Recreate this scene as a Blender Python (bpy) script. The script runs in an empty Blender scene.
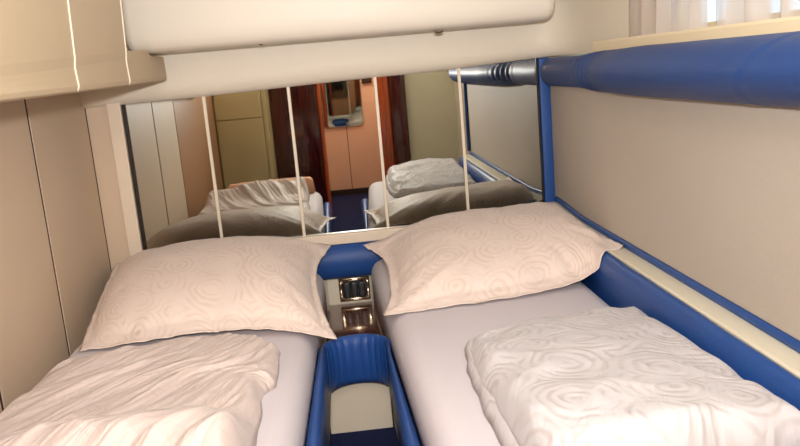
import bpy, bmesh, math, random
from mathutils import Vector, Matrix, noise
random.seed(7)
S = bpy.context.scene
COL = S.collection
ZO = 1.055          # the floor is world z = 0; heights below are relative to eye level

# ------------------------------------------------------------------ materials
def srgb(r, g, b):
    f = lambda c: (c/12.92 if c <= .04045 else ((c+.055)/1.055)**2.4)
    return (f(r/255), f(g/255), f(b/255), 1)

def mat(name, col, rough=.5, metal=0, spec=.5, sheen=0, var=.0, vscale=8, bump=0, bscale=60, trans=None, coat=0):
    m = bpy.data.materials.new(name); m.use_nodes = True
    nt = m.node_tree; b = nt.nodes['Principled BSDF']
    b.inputs['Base Color'].default_value = col
    b.inputs['Roughness'].default_value = rough
    b.inputs['Metallic'].default_value = metal
    b.inputs['Specular IOR Level'].default_value = spec
    if sheen: b.inputs['Sheen Weight'].default_value = sheen
    if coat:
        b.inputs['Coat Weight'].default_value = coat; b.inputs['Coat Roughness'].default_value = .08
    tc = nt.nodes.new('ShaderNodeTexCoord')
    if var:
        n = nt.nodes.new('ShaderNodeTexNoise'); n.inputs['Scale'].default_value = vscale; n.inputs['Detail'].default_value = 4
        nt.links.new(tc.outputs['Object'], n.inputs['Vector'])
        mx = nt.nodes.new('ShaderNodeMix'); mx.data_type = 'RGBA'
        mx.inputs[6].default_value = tuple(c*(1-var) for c in col[:3])+(1,)
        mx.inputs[7].default_value = tuple(min(1, c*(1+var)) for c in col[:3])+(1,)
        nt.links.new(n.outputs['Fac'], mx.inputs[0]); nt.links.new(mx.outputs[2], b.inputs['Base Color'])
    if bump:
        n2 = nt.nodes.new('ShaderNodeTexNoise'); n2.inputs['Scale'].default_value = bscale; n2.inputs['Detail'].default_value = 3
        nt.links.new(tc.outputs['Object'], n2.inputs['Vector'])
        bp = nt.nodes.new('ShaderNodeBump'); bp.inputs['Strength'].default_value = bump; bp.inputs['Distance'].default_value = .01
        nt.links.new(n2.outputs['Fac'], bp.inputs['Height']); nt.links.new(bp.outputs['Normal'], b.inputs['Normal'])
    return m

def swirl_mat(name, base, line, scale, rings, lo=.5, bump=.25, wr=.3, wscale=(14, 5, 1)):
    """woven cloth with a pattern of concentric rose swirls (UV in metres)"""
    m = bpy.data.materials.new(name); m.use_nodes = True
    nt = m.node_tree; b = nt.nodes['Principled BSDF']; L = nt.links.new
    b.inputs['Roughness'].default_value = .62; b.inputs['Specular IOR Level'].default_value = .25
    b.inputs['Sheen Weight'].default_value = .15
    tc = nt.nodes.new('ShaderNodeTexCoord')
    nz = nt.nodes.new('ShaderNodeTexNoise'); nz.inputs['Scale'].default_value = 15; nz.inputs['Detail'].default_value = 2
    L(tc.outputs['UV'], nz.inputs['Vector'])
    sub = nt.nodes.new('ShaderNodeVectorMath'); sub.operation = 'SUBTRACT'; sub.inputs[1].default_value = (.5, .5, .5)
    L(nz.outputs['Color'], sub.inputs[0])
    sc = nt.nodes.new('ShaderNodeVectorMath'); sc.operation = 'SCALE'; sc.inputs['Scale'].default_value = .030
    L(sub.outputs[0], sc.inputs[0])
    ad = nt.nodes.new('ShaderNodeVectorMath'); ad.operation = 'ADD'
    L(tc.outputs['UV'], ad.inputs[0]); L(sc.outputs[0], ad.inputs[1])
    vo = nt.nodes.new('ShaderNodeTexVoronoi'); vo.voronoi_dimensions = '2D'; vo.inputs['Scale'].default_value = scale
    vo.inputs['Randomness'].default_value = .75
    L(ad.outputs[0], vo.inputs['Vector'])
    mu = nt.nodes.new('ShaderNodeMath'); mu.operation = 'MULTIPLY'; mu.inputs[1].default_value = rings
    L(vo.outputs['Distance'], mu.inputs[0])
    si = nt.nodes.new('ShaderNodeMath'); si.operation = 'SINE'; L(mu.outputs[0], si.inputs[0])
    mr = nt.nodes.new('ShaderNodeMapRange'); mr.inputs['From Min'].default_value = lo; mr.inputs['From Max'].default_value = 1
    L(si.outputs[0], mr.inputs['Value'])
    nb = nt.nodes.new('ShaderNodeTexNoise'); nb.inputs['Scale'].default_value = 16; nb.inputs['Detail'].default_value = 2
    L(tc.outputs['UV'], nb.inputs['Vector'])
    mb = nt.nodes.new('ShaderNodeMapRange'); mb.inputs['From Min'].default_value = .38; mb.inputs['From Max'].default_value = .58
    L(nb.outputs['Fac'], mb.inputs['Value'])
    mm = nt.nodes.new('ShaderNodeMath'); mm.operation = 'MULTIPLY'
    L(mr.outputs['Result'], mm.inputs[0]); L(mb.outputs['Result'], mm.inputs[1])
    mx = nt.nodes.new('ShaderNodeMix'); mx.data_type = 'RGBA'
    mx.inputs[6].default_value = base; mx.inputs[7].default_value = line
    L(mm.outputs[0], mx.inputs[0]); L(mx.outputs[2], b.inputs['Base Color'])
    b1 = nt.nodes.new('ShaderNodeBump'); b1.inputs['Strength'].default_value = bump; b1.inputs['Distance'].default_value = .004
    b1.invert = True
    L(mm.outputs[0], b1.inputs['Height'])
    mp = nt.nodes.new('ShaderNodeMapping'); mp.inputs['Scale'].default_value = wscale
    mr0 = nt.nodes.new('ShaderNodeMapping'); mr0.inputs['Rotation'].default_value = (0, 0, -.42)
    L(tc.outputs['UV'], mr0.inputs['Vector']); L(mr0.outputs[0], mp.inputs['Vector'])
    nw = nt.nodes.new('ShaderNodeTexNoise'); nw.inputs['Scale'].default_value = 1; nw.inputs['Detail'].default_value = 3
    nw.inputs['Distortion'].default_value = .6
    L(mp.outputs[0], nw.inputs['Vector'])
    b2 = nt.nodes.new('ShaderNodeBump'); b2.inputs['Strength'].default_value = wr; b2.inputs['Distance'].default_value = .03
    L(nw.outputs['Fac'], b2.inputs['Height']); L(b1.outputs['Normal'], b2.inputs['Normal'])
    L(b2.outputs['Normal'], b.inputs['Normal'])
    return m

def wood_mat(name, c1, c2, rough=.12, coat=.6, scale=(30, 30, 2)):
    m = bpy.data.materials.new(name); m.use_nodes = True
    nt = m.node_tree; b = nt.nodes['Principled BSDF']; L = nt.links.new
    tc = nt.nodes.new('ShaderNodeTexCoord'); mp = nt.nodes.new('ShaderNodeMapping'); mp.inputs['Scale'].default_value = scale
    L(tc.outputs['Object'], mp.inputs['Vector'])
    n = nt.nodes.new('ShaderNodeTexNoise'); n.inputs['Scale'].default_value = 1; n.inputs['Detail'].default_value = 6
    n.inputs['Distortion'].default_value = .8
    L(mp.outputs[0], n.inputs['Vector'])
    r = nt.nodes.new('ShaderNodeValToRGB'); r.color_ramp.elements[0].position = .35; r.color_ramp.elements[1].position = .68
    r.color_ramp.elements[0].color = c1; r.color_ramp.elements[1].color = c2
    L(n.outputs['Fac'], r.inputs[0]); L(r.outputs[0], b.inputs['Base Color'])
    b.inputs['Roughness'].default_value = rough; b.inputs['Coat Weight'].default_value = coat; b.inputs['Coat Roughness'].default_value = .05
    return m

M = {}
M['wall']    = mat('tan_leatherette_panel', srgb(212, 191, 166), .55, var=.04, vscale=5, bump=.08, bscale=180)
M['cab']     = mat('cabinet_cream', srgb(192, 172, 142), .5, var=.03, vscale=4, bump=.06, bscale=200)
M['locker']  = mat('locker_cream', srgb(228, 220, 206), .5, var=.02, vscale=4, bump=.05, bscale=220)
M['soffit']  = mat('soffit_cream', srgb(226, 217, 200), .5, var=.02, vscale=4, bump=.05, bscale=220)
M['hull']    = mat('hull_lining', srgb(186, 176, 163), .6, var=.05, vscale=3, bump=.12, bscale=150)
M['sill']    = mat('sill_cream', srgb(222, 205, 170), .4, var=.02)
M['piping']  = mat('cream_piping', srgb(226, 214, 192), .4, var=.01)
M['jamb']    = mat('jamb_cream', srgb(232, 216, 194), .4, var=.02)
M['rail']    = mat('rail_cream', srgb(226, 219, 196), .5, var=.02)
M['blue']    = mat('blue_leather', srgb(34, 76, 144), .45, spec=.35, var=.08, vscale=14, bump=.1, bscale=160)
M['blue_shaded']    = mat('blue_leather_shaded', srgb(29, 62, 118), .5, spec=.35, var=.08, vscale=10, bump=.1, bscale=160)  # same blue leather, with the roll's dimmer light put into the colour
M['sheet']   = mat('grey_white_sheet', srgb(208, 202, 207), .7, spec=.2, sheen=.1, var=.02, vscale=6, bump=.12, bscale=16)
M['gap']     = mat('dark_groove', srgb(52, 28, 20), .8, var=.05)
M['mirror']  = mat('mirror_glass', srgb(196, 198, 190), .015, 1, var=.005)
M['bevel']   = mat('mirror_edge', srgb(60, 58, 55), .2, .6, var=.02)
M['carpet']  = mat('navy_carpet', srgb(32, 38, 74), .95, spec=.1, var=.25, vscale=160, bump=.5, bscale=220)
M['chrome']  = mat('gold_chrome', srgb(226, 206, 176), .14, 1, var=.03)
M['black']   = mat('black_plastic', srgb(30, 30, 33), .4, var=.05)
M['grey']    = mat('grey_mark', srgb(150, 150, 150), .4, var=.02)
M['panel']   = mat('base_cream', srgb(222, 212, 190), .5, var=.03)
M['salmon']  = mat('salmon_laminate', srgb(222, 186, 162), .4, var=.03, vscale=5)
M['tan']     = mat('warm_tan_laminate', srgb(166, 124, 90), .45, var=.03, vscale=5)
M['green']   = mat('olive_cream_laminate', srgb(196, 180, 134), .5, var=.03, vscale=5)
M['cream']   = mat('bulkhead_cream', srgb(206, 198, 172), .55, var=.03, vscale=5)
M['ceil']    = mat('ceiling_cream', srgb(226, 224, 222), .6, var=.02)
M['wood']    = wood_mat('red_mahogany', srgb(58, 16, 12), srgb(80, 24, 16))
M['wood_lit']   = wood_mat('lit_mahogany', srgb(140, 52, 22), srgb(196, 92, 44))  # same mahogany, with the warm passage light on its edges put into the colour
M['counter'] = wood_mat('counter_walnut', srgb(66, 34, 22), srgb(132, 84, 58), scale=(10, 60, 30))
M['base']    = mat('dark_plinth', srgb(40, 28, 26), .5, var=.05)
M['blanket'] = mat('salmon_blanket', srgb(226, 172, 136), .8, spec=.15, var=.04, bump=.2, bscale=30)
M['pillow']  = swirl_mat('peach_pillowcase', srgb(237, 221, 211), srgb(229, 209, 196), 9, 42, lo=-.1, bump=.2, wr=.25)
M['duvetR']  = swirl_mat('white_swirl_duvet', srgb(202, 199, 201), srgb(188, 181, 181), 7.5, 42, lo=-.3, bump=.35, wr=.45)
M['duvetL']  = swirl_mat('pinkish_duvet', srgb(216, 201, 194), srgb(211, 194, 186), 8.5, 44, lo=.3, bump=.1, wr=.6, wscale=(26, 4, 1))

def glass_mat():
    m = bpy.data.materials.new('window_glass'); m.use_nodes = True
    nt = m.node_tree; b = nt.nodes['Principled BSDF']; out = nt.nodes['Material Output']
    b.inputs['Base Color'].default_value = (.9, .95, 1, 1); b.inputs['Roughness'].default_value = .03
    tr = nt.nodes.new('ShaderNodeBsdfTransparent'); tr.inputs['Color'].default_value = (.95, .98, 1, 1)
    mx = nt.nodes.new('ShaderNodeMixShader'); mx.inputs[0].default_value = .92
    nt.links.new(b.outputs[0], mx.inputs[1]); nt.links.new(tr.outputs[0], mx.inputs[2]); nt.links.new(mx.outputs[0], out.inputs[0])
    return m
M['glass'] = glass_mat()
def curtain_mat():
    m = bpy.data.materials.new('sheer_curtain'); m.use_nodes = True
    nt = m.node_tree; b = nt.nodes['Principled BSDF']; out = nt.nodes['Material Output']
    b.inputs['Base Color'].default_value = srgb(196, 184, 174); b.inputs['Roughness'].default_value = .8
    tr = nt.nodes.new('ShaderNodeBsdfTranslucent'); tr.inputs['Color'].default_value = srgb(236, 226, 216)
    mx = nt.nodes.new('ShaderNodeMixShader'); mx.inputs[0].default_value = .42
    nt.links.new(b.outputs[0], mx.inputs[1]); nt.links.new(tr.outputs[0], mx.inputs[2])
    sh = nt.nodes.new('ShaderNodeBsdfTransparent'); sh.inputs['Color'].default_value = (.95, .97, 1, 1)
    tcc = nt.nodes.new('ShaderNodeTexCoord'); mpp = nt.nodes.new('ShaderNodeMapping'); mpp.inputs['Scale'].default_value = (0, 17, 1.5)
    nn = nt.nodes.new('ShaderNodeTexNoise'); nn.inputs['Scale'].default_value = 1; nn.inputs['Detail'].default_value = 1
    rr = nt.nodes.new('ShaderNodeMapRange'); rr.inputs['From Min'].default_value = .47; rr.inputs['From Max'].default_value = .60
    rr.inputs['To Min'].default_value = .04; rr.inputs['To Max'].default_value = .62
    m2 = nt.nodes.new('ShaderNodeMixShader')
    nt.links.new(tcc.outputs['Object'], mpp.inputs['Vector']); nt.links.new(mpp.outputs[0], nn.inputs['Vector'])
    nt.links.new(nn.outputs['Fac'], rr.inputs['Value']); nt.links.new(rr.outputs['Result'], m2.inputs[0])
    nt.links.new(mx.outputs[0], m2.inputs[1]); nt.links.new(sh.outputs[0], m2.inputs[2]); nt.links.new(m2.outputs[0], out.inputs[0])
    n = nt.nodes.new('ShaderNodeTexNoise'); n.inputs['Scale'].default_value = 300
    bp = nt.nodes.new('ShaderNodeBump'); bp.inputs['Strength'].default_value = .1
    nt.links.new(n.outputs['Fac'], bp.inputs['Height']); nt.links.new(bp.outputs['Normal'], b.inputs['Normal'])
    return m
M['curtain'] = curtain_mat()
def emit_mat(name, col, st):
    m = bpy.data.materials.new(name); m.use_nodes = True
    b = m.node_tree.nodes['Principled BSDF']
    b.inputs['Base Color'].default_value = col; b.inputs['Emission Color'].default_value = col; b.inputs['Emission Strength'].default_value = st
    return m
M['lamp'] = emit_mat('lamp_diffuser', (1, .93, .84, 1), 6)

# ------------------------------------------------------------------ helpers
def link(name, bm, m, parent=None, smooth=False, mods=None, origin=None):
    bmesh.ops.recalc_face_normals(bm, faces=bm.faces)
    if origin is not None:
        bmesh.ops.translate(bm, verts=bm.verts, vec=-Vector(origin))
    me = bpy.data.meshes.new(name); bm.to_mesh(me); bm.free()
    ms = m if isinstance(m, (list, tuple)) else [m]
    for x in ms: me.materials.append(x)
    if smooth:
        for p in me.polygons: p.use_smooth = True
    o = bpy.data.objects.new(name, me); COL.objects.link(o)
    if origin is not None: o.location = origin
    if parent:
        o.parent = parent; o.location = Vector(o.location) - Vector(parent.location)
    return o

def thing(name, label, cat, loc=(0, 0, 0), group=None):
    o = bpy.data.objects.new(name, None); COL.objects.link(o)
    o.location = loc; o.empty_display_size = .1
    o['label'] = label; o['category'] = cat
    if group: o['group'] = group
    return o
def tag(o, label, cat, group=None):
    o['label'] = label; o['category'] = cat
    if group: o['group'] = group
    return o
def struct(name, bm, m, smooth=False, parent=None):
    o = link(name, bm, m, parent, smooth)
    if not parent: o['kind'] = 'structure'
    return o

def box(bm, x0, x1, y0, y1, z0, z1, bev=0, seg=2):
    x0, x1 = min(x0, x1), max(x0, x1); y0, y1 = min(y0, y1), max(y0, y1); z0, z1 = min(z0, z1), max(z0, z1)
    t = bmesh.new(); r = bmesh.ops.create_cube(t, size=1)
    for v in t.verts:
        v.co = Vector(((x0+x1)/2+v.co.x*(x1-x0), (y0+y1)/2+v.co.y*(y1-y0), (z0+z1)/2+v.co.z*(z1-z0)))
    if bev: bmesh.ops.bevel(t, geom=list(t.edges), offset=bev, segments=seg, profile=.5, affect='EDGES')
    return add(bm, t)
def add(bm, t):
    me = bpy.data.meshes.new('tmp'); t.to_mesh(me); t.free(); bm.from_mesh(me); bpy.data.meshes.remove(me); return bm
def B(*a, **k): return box(bmesh.new(), *a, **k)

def prism(pts, z0, z1, bev=0, seg=2, cuts=0):
    """vertical prism over an xy outline"""
    bm = bmesh.new()
    lo = [bm.verts.new((x, y, z0)) for x, y in pts]; hi = [bm.verts.new((x, y, z1)) for x, y in pts]
    bm.faces.new(lo[::-1]); bm.faces.new(hi)
    n = len(pts)
    for i in range(n): bm.faces.new((lo[i], lo[(i+1) % n], hi[(i+1) % n], hi[i]))
    if bev: bmesh.ops.bevel(bm, geom=list(bm.edges), offset=bev, segments=seg, profile=.5, affect='EDGES')
    return bm

def loft(rings, closed=True, caps=True):
    """rings: list of equal-length point loops"""
    bm = bmesh.new(); R = [[bm.verts.new(p) for p in r] for r in rings]; n = len(rings[0])
    for a, b in zip(R, R[1:]):
        for i in range(n if closed else n-1):
            j = (i+1) % n
            bm.faces.new((a[i], a[j], b[j], b[i]))
    if caps and closed:
        bm.faces.new(R[0][::-1]); bm.faces.new(R[-1])
    return bm

def plate(pts, axis, a, b, bev=0):
    """extrude a 2-D outline along an axis: axis 'y' takes (x,z), axis 'x' takes (y,z)"""
    f = (lambda u, v, w: (u, w, v)) if axis == 'y' else (lambda u, v, w: (w, u, v))
    bm = loft([[f(u, v, a) for u, v in pts], [f(u, v, b) for u, v in pts]])
    if bev: bmesh.ops.bevel(bm, geom=list(bm.edges), offset=bev, segments=2, profile=.5, affect='EDGES')
    return bm

def roundrect(x0, x1, z0, z1, r, n=6):
    P = []
    for cx, cz, a0 in ((x1-r, z1-r, 0), (x0+r, z1-r, 90), (x0+r, z0+r, 180), (x1-r, z0+r, 270)):
        for k in range(n+1):
            a = math.radians(a0+90*k/n); P.append((cx+r*math.cos(a), cz+r*math.sin(a)))
    return P
def rrz(w, h, r, n=5): return roundrect(-w/2, w/2, -h/2, h/2, r, n)

def tube(pts, r, n=8):
    pts = [Vector(p) for p in pts]; rings = []
    for i, p in enumerate(pts):
        d = (pts[min(i+1, len(pts)-1)]-pts[max(i-1, 0)]).normalized()
        a = d.cross(Vector((0, 0, 1)) if abs(d.z) < .9 else Vector((1, 0, 0))).normalized(); b = d.cross(a)
        rings.append([p+r*(math.cos(2*math.pi*k/n)*a+math.sin(2*math.pi*k/n)*b) for k in range(n)])
    return loft(rings)

def fn(x, y, z=0): return noise.noise(Vector((x, y, z)))
def sstep(a, b, x):
    t = max(0, min(1, (x-a)/(b-a))); return t*t*(3-2*t)

def curve(ctrl, t):
    """Catmull-Rom through control points, t in 0..1"""
    P = [Vector(p) for p in ctrl]; n = len(P)-1
    s = min(t*n, n-1e-6); i = int(s); f = s-i
    p0 = P[i-1] if i else P[0]*2-P[1]; p1 = P[i]; p2 = P[i+1]; p3 = P[i+2] if i+2 <= n else P[n]*2-P[n-1]
    return .5*((2*p1)+(p2-p0)*f+(2*p0-5*p1+4*p2-p3)*f*f+(-p0+3*p1-3*p2+p3)*f**3)
def coons(bot, top, lef, rig, u, v):
    """bot/top run along u, lef/rig along v"""
    c0 = curve(bot, u); c1 = curve(top, u); d0 = curve(lef, v); d1 = curve(rig, v)
    P00, P10, P01, P11 = Vector(bot[0]), Vector(bot[-1]), Vector(top[0]), Vector(top[-1])
    return (1-v)*c0+v*c1+(1-u)*d0+u*d1-((1-u)*(1-v)*P00+u*(1-v)*P10+(1-u)*v*P01+u*v*P11)

def cloth_shell(top_f, bot_f, nu, nv, W, H, uvo=(0, 0)):
    """closed two-sided grid: top_f(u,v), bot_f(u,v); UV in metres"""
    bm = bmesh.new(); uv = bm.loops.layers.uv.new('UVMap')
    T = [[bm.verts.new(top_f(i/nu, j/nv)) for j in range(nv+1)] for i in range(nu+1)]
    Bt = [[T[i][j] if i in (0, nu) or j in (0, nv) else bm.verts.new(bot_f(i/nu, j/nv)) for j in range(nv+1)] for i in range(nu+1)]
    for G, flip in ((T, 0), (Bt, 1)):
        for i in range(nu):
            for j in range(nv):
                q = [(i, j), (i+1, j), (i+1, j+1), (i, j+1)]
                if flip: q = q[::-1]
                try: f = bm.faces.new([G[a][b] for a, b in q])
                except ValueError: continue
                for l, (a, b) in zip(f.loops, q): l[uv].uv = (uvo[0]+a/nu*W, uvo[1]+b/nv*H)
    return bm

# ================================================================== THE SETTING
WL = -.875          # left wall
WR = .755           # right hull lining
YB = -3.1           # bulkhead with the doorway
FL = -1.055; CE = .78
struct('floor', B(-1.15, 1.3, .08, -4.3, FL-.05, FL), M['carpet'])
struct('ceiling', B(-1.15, 1.3, .08, -4.3, CE, CE+.05), M['ceil'])
struct('wall_front', B(-1.1, 1.2, .03, .08, FL, CE), M['cream'])

# left wall: three leatherette panels with dark grooves, then a warm tan one and the wardrobe
wl = B(-1.1, WL-.003, .03, -3.16, FL, CE)
wall_left = struct('wall_left', wl, M['gap'])
for y0, y1, m in ((.0, -.51, 'wall'), (-.51, -.97, 'wall'), (-.97, -1.45, 'wall')):
    o = link('panel', B(WL-.003, WL, y0-.0075, y1+.0075, FL, CE, bev=.0008), M[m], wall_left)
o = link('panel', B(WL-.003, WL, -1.455, -2.75, FL, CE, bev=.001), M['tan'], wall_left)

# right wall: hull lining, sill, upper wall with the window
wr = bmesh.new()
box(wr, WR, WR+.1, .03, -1.87, FL, -.02)
wall_right = struct('wall_right', wr, M['hull'])
up = bmesh.new()
box(up, .87, .95, -.60, -.78, .02, CE); box(up, .901, .95, .03, -.60, .02, CE); box(up, .87, .95, -1.72, -3.16, FL, CE)
box(up, .87, .95, -.78, -1.72, .02, .031); box(up, .87, .95, -.78, -1.72, .40, CE)
up2 = struct('wall_right_upper', up, M['soffit'])
sill = B(WR-.002, .89, -.50, -1.87, -.02, .03, bev=.006)
struct('trim_1', sill, M['sill'])
w1 = struct('window_1', plate([(-.78, .031), (-.81, .031), (-.81, .37), (-1.69, .37), (-1.69, .40), (-.78, .40)], 'x', .88, .93), M['sill'])
link('window_frame', plate([(-.81, .031), (-1.72, .031), (-1.72, .40), (-1.69, .40), (-1.69, .046), (-.81, .046)], 'x', .88, .93), M['sill'], w1)
link('window_pane', B(.903, .909, -.80, -1.70, .04, .385), M['glass'], w1)

# soffit over the mirror, rounded lower lip
prof = [(.03, .0), (-.004, -.002), (-.012, .002), (-.022, .010), (-.031, .022), (-.037, .038), (-.040, .06), (-.040, .5), (.03, .5)]
def soffz(x): return -.040+.020*sstep(-.76, .30, x)+.018*sstep(.25, .80, x)
path = [(-.875+1.575*k/26, -.040) for k in range(27)]+[(.735, -.046), (.765, -.060), (.790, -.085), (.810, -.125), (.824, -.18), (.836, -.26), (.845, -.36), (.850, -.47), (.852, -.60)]
def soffring(x, fy):
    k = (-fy-.040)/.56
    return [(x if y < .03 else max(x, x+.045*min(1, k*20)), (y+fy+.040) if y < .03 else (.03 if k <= 0 else fy+.03), z+soffz(x)*(1 if z < .1 else 0)) for y, z in prof]
t2 = struct('trim_2', loft([soffring(x, fy) for x, fy in path]), M['soffit'], smooth=True)
em = t2.modifiers.new('Edges', 'EDGE_SPLIT'); em.split_angle = 1.0

# jambs left of the mirror
jb = bmesh.new()
box(jb, -.800, -.753, .03, -.016, -.62, -.030, bev=.003); jm = struct('trim_3', jb, M['jamb'])
struct('trim_4', B(-.874, -.801, .03, -.001, FL, -.020), M['wall'])

# bulkhead with the doorway, seen in the mirror
bk = bmesh.new()
box(bk, -1.1, -.17, YB, YB-.06, FL, CE); box(bk, .285, 1.2, YB, YB-.06, FL, CE); box(bk, -.17, .285, YB, YB-.06, .5, CE)
struct('wall_back', bk, M['cream'])
# passage
ps = bmesh.new()
box(ps, -.62, -.57, YB-.06, -4.2, FL, CE); box(ps, .7, .75, YB-.06, -4.2, FL, CE)
struct('wall_passage_sides', ps, M['salmon'])
pw = B(-.57, .7, -4.09, -4.14, FL, CE)
pwo = struct('wall_passage', pw, M['gap'])
link('panel', B(-.57, .034, -4.07, -4.09, FL+.05, CE), M['salmon'], pwo)
link('panel', B(.040, .7, -4.07, -4.09, FL+.05, CE), M['salmon'], pwo)
struct('baseboard_passage', B(-.57, .7, -4.06, -4.09, FL, FL+.05), M['base'])

# door posts of glossy mahogany
def post(x0, x1, y0, y1, m): return plate([(x0, 0)], 'y', 0, 0) if False else B(x0, x1, y0, y1, FL, CE, bev=.02, seg=4)
d = thing('wooden_pillar', 'wide dark red mahogany pillar left of the passage in the mirror', 'pillar', (-.35, YB+.02, FL))
link('pillar_body', B(-.545, -.165, YB+.05, YB-.005, FL, CE, bev=.012, seg=3), M['wood'], d, True)
link('pillar_edge', B(-.1655, -.135, YB+.045, YB-.10, FL, CE, bev=.012, seg=3), M['wood_lit'], d, True)
d = thing('wooden_door_post', 'rounded mahogany post with one edge coloured as lit right of the passage in the mirror', 'post', (.38, YB+.02, FL))
link('post_body', B(.365, .495, YB+.06, YB-.005, FL, CE, bev=.03, seg=4), M['wood'], d, True)
link('post_edge', B(.283, .37, YB+.05, YB-.10, FL, CE, bev=.02, seg=4), M['wood_lit'], d, True)

# wardrobe in the rear left corner
w = thing('wardrobe', 'olive cream wardrobe in the corner beyond the left bed, in the mirror', 'wardrobe', (-.69, -2.9, FL))
link('body', B(-.875, -.515, -2.765, YB, FL, CE-.002), M['green'], w)
link('upper_door', B(-.868, -.545, -2.75, -2.766, -.25, CE-.01, bev=.004), M['green'], w)
link('lower_door', B(-.868, -.545, -2.75, -2.766, FL+.06, -.256, bev=.004), M['green'], w)
link('corner_strip', B(-.54, -.512, -2.752, -2.768, FL, CE-.004, bev=.003), M['green'], w)

# mirror in the passage
pm = thing('wall_mirror', 'rounded wall mirror in the passage, seen through the doorway', 'mirror', (.005, -4.06, -.45))
link('mirror_frame', plate(roundrect(-.18, .19, -.455, .42, .05), 'y', -4.069, -4.058), M['chrome'], pm)
link('mirror_glass', plate(roundrect(-.172, .182, -.447, .412, .045), 'y', -4.058, -4.055), M['mirror'], pm)
pf = thing('picture_frame', 'small dark picture frame beside the passage mirror', 'picture', (.245, -4.06, -.07))
link('frame', plate(roundrect(.205, .29, -.10, .02, .004), 'y', -4.069, -4.055), M['wood'], pf)
link('picture', B(.215, .28, -4.055, -4.053, -.09, .01), M['base'], pf)

# unseen ceiling lamp, added for fill light behind the foot of the beds
cl = thing('added_ceiling_lamp', 'round unseen ceiling lamp added above the viewer for fill light', 'lamp', (-.05, -2.45, CE-.04))
bm = bmesh.new(); bmesh.ops.create_cone(bm, cap_ends=True, segments=32, radius1=.11, radius2=.13, depth=.03)
bmesh.ops.translate(bm, verts=bm.verts, vec=(-.05, -2.45, CE-.015)); link('rim', bm, M['chrome'], cl)
bm = bmesh.new(); bmesh.ops.create_cone(bm, cap_ends=True, segments=32, radius1=.08, radius2=.1, depth=.012)
bmesh.ops.translate(bm, verts=bm.verts, vec=(-.05, -2.45, CE-.036)); link('diffuser', bm, M['lamp'], cl)

# ================================================================== MIRROR HEADBOARD
hm = thing('mirror_headboard', 'five panel mirror across the head end of the cabin', 'mirror', (-.02, .01, -.57))
xs = [-.752, -.47, -.175, .131, .430, .713]
for i in range(5):
    link('mirror_pane', B(xs[i]+.003, xs[i+1]-.003, .012, .0, -.572, -.002, bev=.0015, seg=1), M['mirror'], hm)
for x in xs[1:5]:
    link('divider', B(x-.0055, x+.0055, .012, -.006, -.572, -.002, bev=.002), M['piping'], hm)
link('edge_strip', B(-.752, -.738, .012, -.004, -.572, -.030, bev=.001), M['bevel'], hm)
link('edge_strip', B(.709, .715, .012, -.006, -.572, -.002, bev=.001), M['bevel'], hm)
o = link('sill', B(-.752, .713, .012, -.022, -.606, -.567, bev=.004), M['jamb'], hm); o['label'] = 'cream sill strip under the mirror panes'
o = link('backing', B(-.752, .715, .03, .0125, -.606, -.001), M['bevel'], hm)

o = link('padded_strip', B(.7165, .7545, .028, -.012, FL, -.006, bev=.004, seg=3), M['blue'], smooth=True)
tag(o, 'upright blue padded strip at the right edge of the mirror', 'upholstery')

# blue headboard cushion
rings = []
N = 60
for k in range(N+1):
    x = -.86+1.55*k/N
    e = min(1, min(k, N-k)/2+.35)
    rings.append([(x, -.035+p*.5 if False else .028-(.028+.052)*(.5+.5*math.cos(a)) * e - 0, -.670+.064*math.sin(a)) for a in [2*math.pi*j/20 for j in range(20)] for p in (0,)])
o = link('headboard_cushion', loft(rings), M['blue'], smooth=True)
tag(o, 'blue leather headboard cushion under the mirror sill between the pillows', 'cushion')

# ================================================================== NIGHTSTAND
ns = thing('nightstand', 'glossy brown nightstand between the heads of the two beds', 'nightstand', (-.02, -.3, FL))
link('counter_top', prism([(-.110, -.006), (.046, -.006), (.046, -.10), (.066, -.612), (-.124, -.612), (-.110, -.10)], -.86, -.837, bev=.003), M['counter'], ns)
o = link('back_panel', B(-.112, .048, .028, -.004, -.837, -.738, bev=.002), M['panel'], ns); o['label'] = 'cream back panel carrying the switches'
o = link('front_panel', B(-.122, .064, -.585, -.607, FL, -.861), M['panel'], ns); o['label'] = 'cream lower front panel'
sw = thing('switch_panel', 'chrome framed black rocker switches on the nightstand back panel', 'switch', (-.013, -.01, -.782))
fr = bmesh.new()
for a in ((-.070, .044, -.824, -.813), (-.070, .044, -.750, -.737), (-.070, -.055, -.813, -.750), (.030, .044, -.813, -.750)):
    box(fr, a[0], a[1], -.005, -.014, a[2], a[3], bev=.003)
link('frame', fr, M['chrome'], sw, True)
link('backplate', B(-.068, .042, -.0045, -.009, -.826, -.739), M['black'], sw)
for k in range(3):
    x = -.0535+.0275*k
    r_ = link('rocker', plate([(-.812, 0)], 'y', 0, 0) if False else B(x, x+.0255, -.009, -.022, -.811, -.752, bev=.005, seg=3), M['black'], sw, True)
    link('mark', B(x+.009, x+.016, -.0218, -.0226, -.776, -.772), M['grey'], r_)

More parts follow.
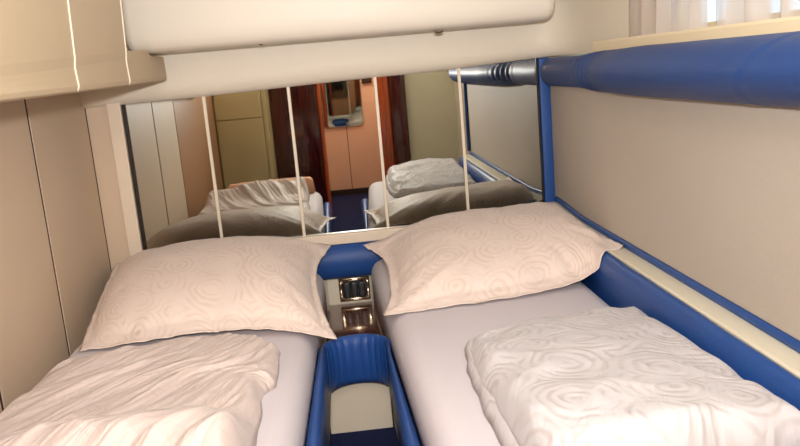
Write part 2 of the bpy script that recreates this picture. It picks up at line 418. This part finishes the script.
# ================================================================== AISLE PADDING (U shape)
ap = thing('aisle_padding', 'blue leather U-shaped padding around the aisle between the beds', 'upholstery', (-.01, -.7, FL))
xc, a_in, b_in, y0, th = -.0225, .0825, .066, -.712, .020
ZT, ZB = -.742, -.888
rings = []; N = 168
for k in range(N+1):
    t = math.pi*k/N
    pl = .0035*abs(math.sin(t*11))**.6*(math.sin(t)**.4 if 0 < t < math.pi else 0)
    c, s = math.cos(t), math.sin(t)
    nx, ny = c/a_in, s/b_in; L = math.hypot(nx, ny); nx /= L; ny /= L
    px, py = xc+a_in*c, y0+b_in*s
    ring = []
    for (d, z, w) in ((.003, ZB, .3), (-.002, ZB+.02, .8), (-.004, (ZT+ZB)/2, 1), (-.003, ZT-.025, 1), (.003, ZT-.008, .9), (.010, ZT-.001, .5), (th*.6, ZT, .2), (th-.003, ZT-.006, 0), (th, ZT-.02, 0), (th, ZB, 0)):
        ring.append((px+nx*(d-pl*w), py+ny*(d-pl*w), z))
    rings.append(ring)
o = link('end_pad', loft(rings), M['blue'], ap, True); o['label'] = 'pleated curved end pad'
def side_pad(xa, xb, w0, w1, sgn):
    rings = []; n = 30
    for k in range(n+1):
        y = -.714+(-1.80+.714)*k/n; f = k/n; x = xa+(xb-xa)*f
        w = w0+(w1-w0)*f
        e = .004*fn(y*9, sgn)
        pr = [(0, ZB+.005), (.0-e, ZT-.03), (.06*w, ZT-.010), (.25*w, ZT), (.5*w, ZT+.003), (.78*w, ZT), (w*.95, ZT-.012), (w, ZT-.03), (w, ZB+.005)]
        rings.append([(x+sgn*p, y, z) for p, z in pr])
    return loft(rings)
o = link('side_pad', side_pad(-.105, -.112, .0235, .044, -1), M['blue'], ap, True)
o = link('side_pad', side_pad(.060, .066, .010, .052, 1), M['blue'], ap, True)

# ================================================================== BEDS
def mattress(outline, z0, z1, bev):
    bm = prism(outline, z0, z1)
    top = [e for e in bm.edges if max(v.co.z for v in e.verts) > z1-1e-4]
    bmesh.ops.bevel(bm, geom=top, offset=bev, segments=8, profile=.5, affect='EDGES')
    return bm
bl = thing('bed', 'left single bed with pale sheet beside the tan panelled wall', 'bed', (-.45, -.95, FL), 'twin cabin beds')
ZL, ZR = -.662, -.642
outL = [(-.800, -.10), (-.1125, -.10), (-.1585, -1.82), (-.800, -1.82)]
link('mattress', mattress(outL, -.82, ZL, .055), M['sheet'], bl, True)
o = link('base', prism([(-.868, -.03), (-.1125, -.03), (-.1125, -.10), (-.1595, -1.84), (-.868, -1.84)], FL, -.822), M['panel'], bl); o['label'] = 'cream bed base'
br = thing('bed', 'right single bed with pale sheet beside the blue padded hull side', 'bed', (.4, -.95, FL), 'twin cabin beds')
outR = [(.0485, -.10), (.6695, -.10), (.6695, -1.82), (.1205, -1.82)]
link('mattress', mattress(outR, -.82, ZR, .055), M['sheet'], br, True)
o = link('base', prism([(.0485, -.03), (.752, -.03), (.752, -1.84), (.1215, -1.84), (.0485, -.10)], FL, -.822), M['panel'], br); o['label'] = 'cream bed base'

# ================================================================== RAIL ALONG THE RIGHT WALL
rl = thing('berth_rail', 'blue and cream padded rail between right bed and hull wall', 'rail', (.72, -.95, -.55))
def railz(y): return .018*(1-sstep(0, .40, -y))
n = 60
def sweep(prof, y0, y1, wav=0):
    R = []
    for k in range(n+1):
        y = y0+(y1-y0)*k/n; dz = railz(y)
        R.append([(x+wav*fn(y*6, z*9), y, z+dz) for x, z in prof])
    return loft(R)
link('wall_pad', sweep([(WR, -.541), (WR-.006, -.541), (WR-.008, -.538), (WR-.008, -.528), (WR-.006, -.524), (WR, -.522)], -.03, -1.86), M['blue'], rl, True)
o = link('ledge', sweep([(WR, -.572), (.706, -.572), (.701, -.547), (.704, -.5415), (WR, -.5415)], -.03, -1.86), M['rail'], rl); o['label'] = 'cream ledge strip'
bol = [(.701, -.80), (.680, -.80), (.6775, -.70), (.676, -.65), (.672, -.625), (.671, -.603), (.674, -.583), (.680, -.563), (.688, -.551), (.696, -.547), (.700, -.550), (.701, -.573)]
link('bolster', sweep(bol, -.06, -1.85, .004), M['blue'], rl, True)

# upper roll on the right wall, gathered near the mirror
rings = []; n2 = 220
for k in range(n2+1):
    y = -.0-1.84*k/n2
    g = sstep(.36, .92, -y)
    rx = .038+.062*g; rz = .049+.012*g
    if k < 6: rx *= .80+.2*k/6; rz *= .86+.14*k/6
    ring = []
    gath = .0045*math.exp(-((y+.56)/.12)**2)
    for j in range(32):
        a = 2*math.pi*j/32
        pl = gath*math.sin(y*100+.7*math.sin(a+.6))
        pl += .0012*fn(y*4, 2*math.sin(a), 3)
        seam = -.0015*math.exp(-((y+1.56+.05*math.sin(a))/.010)**2)+.0012*math.exp(-((y+1.535+.05*math.sin(a))/.010)**2)
        r = 1
        cx, cz = WR-.003, -.056
        ca, sa = math.cos(a), math.sin(a)
        x = cx-(rx+pl+seam)*max(ca, -.02) ; z = cz+(rz+pl+seam)*sa
        ring.append((x, y, z))
    rings.append(ring)
o = link('bolster_roll', loft(rings), M['blue_shaded'], smooth=True)
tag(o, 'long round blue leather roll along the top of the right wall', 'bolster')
o = link('padded_strip', B(WR-.018, WR-.001, -1.845, -1.868, -.52, -.02, bev=.005, seg=3), M['blue'], smooth=True)
tag(o, 'upright blue strip at the far end of the right wall, in the mirror', 'upholstery')

# ================================================================== OVERHEAD LOCKER
ol = thing('overhead_locker', 'long cream overhead locker with rounded lower edge above the mirror', 'locker', (.05, -.2, .12))
pr = [(-.062, .113), (-.255, .110), (-.280, .114), (-.297, .126), (-.308, .146), (-.314, .175), (-.322, .30), (-.33, .50), (-.062, .50)]
rings = []
XL, XR, rc = -.640, .712, .045
xsL = []
for k in range(9):
    a = math.pi/2*k/8; xsL.append((XL+rc*(1-math.sin(a)) if False else XL+rc*(1-math.sin(a)), 0))
stations = [(XL, .80), (XL+.006, .90), (XL+.016, .96), (XL+.035, 1), (XR-.035, 1), (XR-.016, .96), (XR-.006, .90), (XR, .80)]
for x, s in stations:
    rings.append([(x, -.062+(y+.062)*(.86+.14*(s-.8)/.2), .30+(z-.30)*(s if z < .30 else 1)) for y, z in pr])
link('body', loft(rings), M['locker'], ol, True)
bm = loft([[(x, -.255+.016*math.sin(a)*w, .1095-.012*abs(math.cos(a))*w) for a in [math.pi*2*j/10 for j in range(10)]] for x, w in ((.318, .2), (.325, .8), (.335, 1), (.345, .8), (.352, .2))])
o = link('latch', bm, M['chrome'], ol, True); o['label'] = 'small dark metal finger latch'
link('screw', B(-.232, -.222, -.262, -.268, .107, .112, bev=.001), M['black'], ol)

# ================================================================== LEFT OVERHEAD CABINET
oc = thing('overhead_cabinet', 'cream overhead cabinet along the left wall with piped panels', 'cabinet', (-.7, -.9, .03))
XF = -.56
def cz(y): return .024+.0185*(y+.16)
def cab_section(y):
    z = cz(y)
    c = .110+.054*(y+.16)
    return [(WL+.002, y, z), (XF-.012, y, z), (XF-.003, y, z+.004), (XF, y, z+.014), (XF-.002, y, c-.012), (XF-.002, y, c), (XF+.001, y, c+.02), (XF+.008, y, c+.20), (XF+.016, y, .6), (WL+.002, y, .6)]
ysec = [-.062, -.16, -.59, -1.03, -1.46, -2.2]
def low_section(y):
    c = cab_section(y); zt = c[5][2]+.02 if y < -.34 else .104
    return c[:5]+[(XF-.002, y, zt-.003), (XF-.008, y, zt), (WL+.002, y, zt)]
o = link('shelf_end', loft([low_section(y) for y in (-.120, -.30, -.341, -.45, -.594)]), M['cab'], oc)
bmod = o.modifiers.new('Bevel', 'BEVEL'); bmod.width = .006; bmod.segments = 3; bmod.limit_method = 'ANGLE'; bmod.angle_limit = .5
o = link('body', loft([cab_section(y) for y in (-.595, -1., -1.5, -2.3)]), M['cab'], oc)
bmod = o.modifiers.new('Bevel', 'BEVEL'); bmod.width = .006; bmod.segments = 3; bmod.limit_method = 'ANGLE'; bmod.angle_limit = .5
for y in (-.598, -1.03, -1.46):
    sec = cab_section(y)
    link('piping', tube([(x+.0012, yy, z) for x, yy, z in [(sec[2][0]-.001, y, sec[2][2]-.001)]+sec[3:9]], .0024, 8), M['piping'], oc, True)

# ================================================================== CURTAIN
def curtain(y0, y1, lab, folds, ph):
    nu, nv = 240, 16
    def P(i, j):
        u = i/nu; v = j/nv; y = y0+(y1-y0)*u
        w = u*folds*2*math.pi+ph+1.5*fn(u*5+ph, 0)
        amp = .012+.008*v
        x = .822+amp*math.sin(w)+.004*fn(u*30, v*2)
        zb = .026+.006*math.sin(w*.5+1)+.004*fn(u*12, 3)
        z = .50+(zb-.50)*v
        return (x, y+.010*math.cos(w)*v, z)
    bm = bmesh.new(); G = [[bm.verts.new(P(i, j)) for j in range(nv+1)] for i in range(nu+1)]
    for i in range(nu):
        for j in range(nv): bm.faces.new((G[i][j], G[i+1][j], G[i+1][j+1], G[i][j+1]))
    o = link('curtain', bm, M['curtain'], smooth=True)
    return tag(o, lab, 'curtain', 'window curtains')
curtain(-.60, -1.065, 'pleated white curtain over the window, half nearest the mirror', 5, .4)
curtain(-1.115, -1.85, 'pleated white curtain over the window, half farthest from the mirror', 6, 2.)
cr = thing('curtain_rod', 'thin curtain rod over the window above the blue roll', 'rod', (.822, -1.2, .5))
link('rod', tube([(.822, -.64, .505), (.822, -1.86, .505)], .006), M['chrome'], cr, True)
for y in (-.66, -1.84): link('bracket', B(.82, .872, y-.006, y+.006, .498, .512), M['chrome'], cr)

# ================================================================== PILLOWS
def restR(x):
    if x < .655: return ZR
    for (xa, za), (xb, zb) in zip(((.655, ZR), (.671, -.600), (.680, -.563), (.690, -.547), (.8, -.541)), ((.671, -.600), (.680, -.563), (.690, -.547), (.8, -.541), (9, -.541))):
        if xa <= x <= xb: return za+(zb-za)*(x-xa)/(xb-xa)
    return ZR
def restL(x): return ZL if x < -.145 else -2
def pillow(fl, fr, brc, blc, front, back, left, right, H, hb, seed, mz, zmin_f, peak=.60, flange=.06):
    W = .72; D_ = .56
    bot = [fl]+front+[fr]; top = [blc]+back+[brc]; lef = [fl]+left+[blc]; rig = [fr]+right+[brc]
    def prof(u, v):
        a = max(0, min(1, (min(u, 1-u)-flange*.55)/(.5-flange*.55))); b = max(0, min(1, (min(v, 1-v)-flange*.6)/(.5-flange*.6)))
        fa = (1-(1-a)**2.6)**.62; fb = (1-(1-b)**2.4)**.66
        return fa*fb
    def base(u, v): return coons(bot, top, lef, rig, u, v)
    def T(u, v):
        p = base(u, v); t = prof(u, v)
        sk = v**(math.log(.5)/math.log(peak)) if 0 < v < 1 else v
        t2 = prof(u, sk)
        edge = min(u, 1-u, v, 1-v)
        h = H*(.35*t+.65*t2)
        # wrinkles: soft folds running from the corners and along the seams
        cu, cv = u-.5, v-.5
        ang = math.atan2(cv, cu); rad = math.hypot(cu, cv)*1.6
        h += .007*fn(ang*7+seed, rad*1.5, seed)*sstep(.25, .75, rad)*sstep(0, .05, edge)
        h += .008*fn(u*4+seed, v*4, 2)*t2+.003*fn(u*11, v*7+seed, 4)*sstep(0, .08, edge)
        h += .006*math.exp(-((edge-.035)/.012)**2)*fn(u*24+seed, v*24, 8)
        p.z += h+.004*fn(u*18, v*18, seed)*(1-sstep(0, .07, edge))
        p.y += .05*t2*(v-.5)*.6*(1 if v > .5 else .4)
        p.z = max(p.z, zmin_f(p.x)+.005)
        return p
    def Bf(u, v):
        p = base(u, v); t = prof(u, v)
        p.z = max(p.z-hb*t-.002, zmin_f(p.x)+.003)
        return p
    return cloth_shell(T, Bf, 96, 80, W, D_, uvo=(seed, seed*.7))

bm = pillow((-.745, -.790, -.655), (-.066, -.875, -.668), (-.078, -.085, -.588), (-.835, -.080, -.586),
            [(-.58, -.81, -.640), (-.40, -.80, -.636), (-.22, -.83, -.640)], [(-.70, -.075, -.575), (-.45, -.07, -.57), (-.22, -.075, -.575)],
            [(-.80, -.42, -.625)], [(-.105, -.66, -.645), (-.128, -.30, -.622)], .096, .05, 1.3, 0, restL)
o = link('pillow', bm, M['pillow'], smooth=True, origin=(-.43, -.45, ZL))
tag(o, 'plump pale peach pillow at the head of the left bed', 'pillow', 'pillows at the head of the beds')
bm = pillow((.057, -.815, -.640), (.742, -.745, -.528), (.740, -.085, -.545), (.030, -.130, -.592),
            [(.22, -.805, -.634), (.40, -.79, -.632), (.58, -.76, -.622), (.675, -.74, -.588)], [(.24, -.075, -.57), (.45, -.07, -.565), (.64, -.075, -.555)],
            [(.090, -.62, -.632), (.094, -.30, -.615)], [(.735, -.40, -.548)], .106, .06, 4.1, 0, restR)
o = link('pillow', bm, M['pillow'], smooth=True, origin=(.4, -.45, ZR))
tag(o, 'plump pale peach pillow at the head of the right bed', 'pillow', 'pillows at the head of the beds')

# ================================================================== DUVETS
def duvet_layer(bot, top, lef, rig, hfun, zfloor, W, D_, nu, nv, edge_r, seed, wfun, uvo):
    """heights over the bed; bot = head edge, top = foot edge"""
    def base(u, v): return coons(bot, top, lef, rig, u, v)
    def T(u, v):
        p = base(u, v)
        e = min(u*W, (1-u)*W, v*D_, (1-v)*D_)
        k = min(1, e/edge_r); k = (1-(1-k)**2.2)**.5 if k > 0 else 0
        p.z += hfun(u, v)*k+wfun(u, v)*sstep(0, .03, e)
        p.x += .006*fn(v*9, seed)*(abs(u-.5)*2)**6; p.y += .008*fn(u*7, seed+3)*(abs(v-.5)*2)**6
        return p
    def Bf(u, v):
        p = base(u, v); p.z = p.z-.0005
        return p
    return cloth_shell(T, Bf, nu, nv, W, D_, uvo)

# right duvet: folded white cloth, a lower layer peeping out along the aisle side
def wR(u, v):
    return (.010*fn(u*3+2, v*4, 1)+.006*fn(u*3+v*7, v*2-u*3, 6)+.0055*(1-abs(fn(u*2.2+v*1.2, v*5-u*2, 9))*2.2)*sstep(.0, .4, v)
            +.003*fn(u*12, v*14, 3))
zr = ZR+.002
bm = duvet_layer([(.228, -1.115, zr), (.36, -1.06, zr), (.55, -1.04, zr), (.668, -1.045, zr+.004)],
                 [(.222, -1.79, zr), (.45, -1.80, zr), (.665, -1.80, zr+.004)],
                 [(.228, -1.115, zr), (.212, -1.28, zr), (.212, -1.50, zr), (.222, -1.79, zr)],
                 [(.668, -1.045, zr+.004), (.667, -1.45, zr+.004), (.665, -1.80, zr+.004)],
                 lambda u, v: .022+.012*v, ZR, .45, .72, 40, 50, .018, 2, lambda u, v: .002*fn(u*6, v*8, 5), (3.0, 1.0))
bm2 = duvet_layer([(.240, -1.122, zr), (.36, -1.07, zr), (.55, -1.045, zr), (.662, -1.048, zr+.01)],
                 [(.236, -1.78, zr+.02), (.45, -1.79, zr+.02), (.660, -1.79, zr+.02)],
                 [(.240, -1.122, zr), (.222, -1.27, zr+.008), (.226, -1.50, zr+.015), (.236, -1.78, zr+.02)],
                 [(.662, -1.048, zr+.01), (.662, -1.45, zr+.02), (.660, -1.79, zr+.02)],
                 lambda u, v: .034+.040*v+.012*math.sin(math.pi*u), ZR, .45, .72, 110, 150, .05, 4, wR, (0.2, .4))
me = bpy.data.meshes.new('t'); bm.to_mesh(me); bm.free(); bm2.from_mesh(me)
o = link('duvet', bm2, M['duvetR'], smooth=True, origin=(.45, -1.4, ZR))
tag(o, 'folded white duvet with swirl pattern lying on the right bed', 'duvet', 'folded duvets')

# left duvet: pinkish, rumpled with diagonal folds
def wL(u, v):
    d = .52*u+.34*v; t = .24*u-.76*v
    w = .010*(1-abs(fn(d*13+fn(u*2, v*2)*.5, t*2.0, 2))*2.6)*(.5+.5*sstep(.0, .25, v))
    w += .006*fn(d*30+fn(u*3, v*3)*.6, t*3, 5)+.004*(1-abs(fn(d*46, t*5, 8))*2.2)
    w += .005*(1-abs(fn(u*.8+7, v*7-u*1.2, 4))*2.4)*sstep(.3, .9, v)
    return w+.0015*fn(u*16, v*18, 3)
zl = ZL+.002
bm = duvet_layer([(-.775, -.90, zl-.006), (-.60, -.845, zl), (-.40, -.80, zl), (-.28, -.85, zl), (-.205, -.955, zl)],
                 [(-.790, -1.66, zl-.006), (-.5, -1.66, zl), (-.225, -1.66, zl)],
                 [(-.775, -.90, zl-.006), (-.782, -1.2, zl-.006), (-.790, -1.66, zl-.006)],
                 [(-.205, -.955, zl), (-.200, -1.15, zl), (-.222, -1.22, zl), (-.216, -1.45, zl), (-.225, -1.66, zl)],
                 lambda u, v: .022+.020*v+.066*math.exp(-((v-.86)/.12)**2)*(.6+.4*sstep(.1, .45, u)), ZL, .57, .84, 130, 200, .045, 6, wL, (0.7, 2.1))
o = link('duvet', bm, M['duvetL'], smooth=True, origin=(-.5, -1.3, ZL))
tag(o, 'rumpled pinkish white duvet spread on the left bed', 'duvet', 'folded duvets')

# folded blanket at the foot of the left bed
bm = duvet_layer([(-.70, -1.685, zl), (-.45, -1.68, zl), (-.195, -1.685, zl)], [(-.70, -1.815, zl), (-.45, -1.815, zl), (-.195, -1.815, zl)],
                 [(-.70, -1.685, zl), (-.70, -1.815, zl)], [(-.195, -1.685, zl), (-.195, -1.815, zl)],
                 lambda u, v: .088+.006*fn(u*4, v*2, 7), ZL, .50, .13, 60, 24, .03, 9, lambda u, v: .003*fn(u*9, v*4, 3), (5, 5))
o = link('blanket', bm, M['blanket'], smooth=True, origin=(-.45, -1.75, ZL))
tag(o, 'folded salmon blanket at the foot of the left bed, seen in the mirror', 'blanket')

# ================================================================== LIGHTS
def area(name, loc, to, size, power, col):
    l = bpy.data.lights.new(name, 'AREA'); l.shape = 'DISK'; l.size = size; l.energy = power; l.color = col
    o = bpy.data.objects.new(name, l); COL.objects.link(o); o.location = loc
    o.rotation_euler = (Vector(to)-Vector(loc)).to_track_quat('-Z', 'Y').to_euler(); return o
def point(name, loc, r, power, col):
    l = bpy.data.lights.new(name, 'POINT'); l.shadow_soft_size = r; l.energy = power; l.color = col
    o = bpy.data.objects.new(name, l); COL.objects.link(o); o.location = loc; return o
area('flash_light', (.0, -2.80, .10), (-.02, -1.80, .90), .06, 47, (1, .98, .97))
point('ceiling_fill_light', (-.05, -2.45, .60), .10, 2.2, (1, .93, .87))  # weak fill from the added, unseen ceiling lamp
point('passage_light', (.10, -3.70, .55), .08, 30, (1, .80, .64))
wd = bpy.data.worlds.new('World'); S.world = wd; wd.use_nodes = True
bg = wd.node_tree.nodes['Background']; bg.inputs[0].default_value = (.78, .90, 1, 1); bg.inputs[1].default_value = 1.5

# ================================================================== CAMERA
R3 = Matrix(((.993, .098, -.061), (-.079, .187, -.979), (-.084, .978, .193)))
def unit(v): v = Vector(v); return v.normalized()
f = 781.
Yc = unit((337-400, -(74-223), -f)); Zc = -unit((340, -3950, -f)); Zc = (Zc-Yc*Zc.dot(Yc)).normalized(); Xc = Yc.cross(Zc)
Rm = Matrix((Xc, Yc, Zc))        # rows: world axes seen from the camera = camera axes as columns in world
cam = bpy.data.cameras.new('Camera'); co = bpy.data.objects.new('Camera', cam); COL.objects.link(co)
cam.sensor_width = 36; cam.lens = f*36/800; cam.clip_start = .02
mw = Rm.to_4x4(); mw.translation = (0, -2.8, 0); co.matrix_world = mw
S.camera = co

# lift everything so that the floor is z = 0
for o in list(COL.objects):
    if o.parent is None: o.location.z += ZO
S.view_settings.view_transform = 'Standard'; S.view_settings.look = 'None'
S.view_settings.exposure = 0; S.view_settings.gamma = 1; S.view_settings.use_curve_mapping = False
S.cycles.caustics_reflective = False; S.cycles.max_bounces = 10; S.cycles.glossy_bounces = 6; S.cycles.diffuse_bounces = 5
S.cycles.use_denoising = True
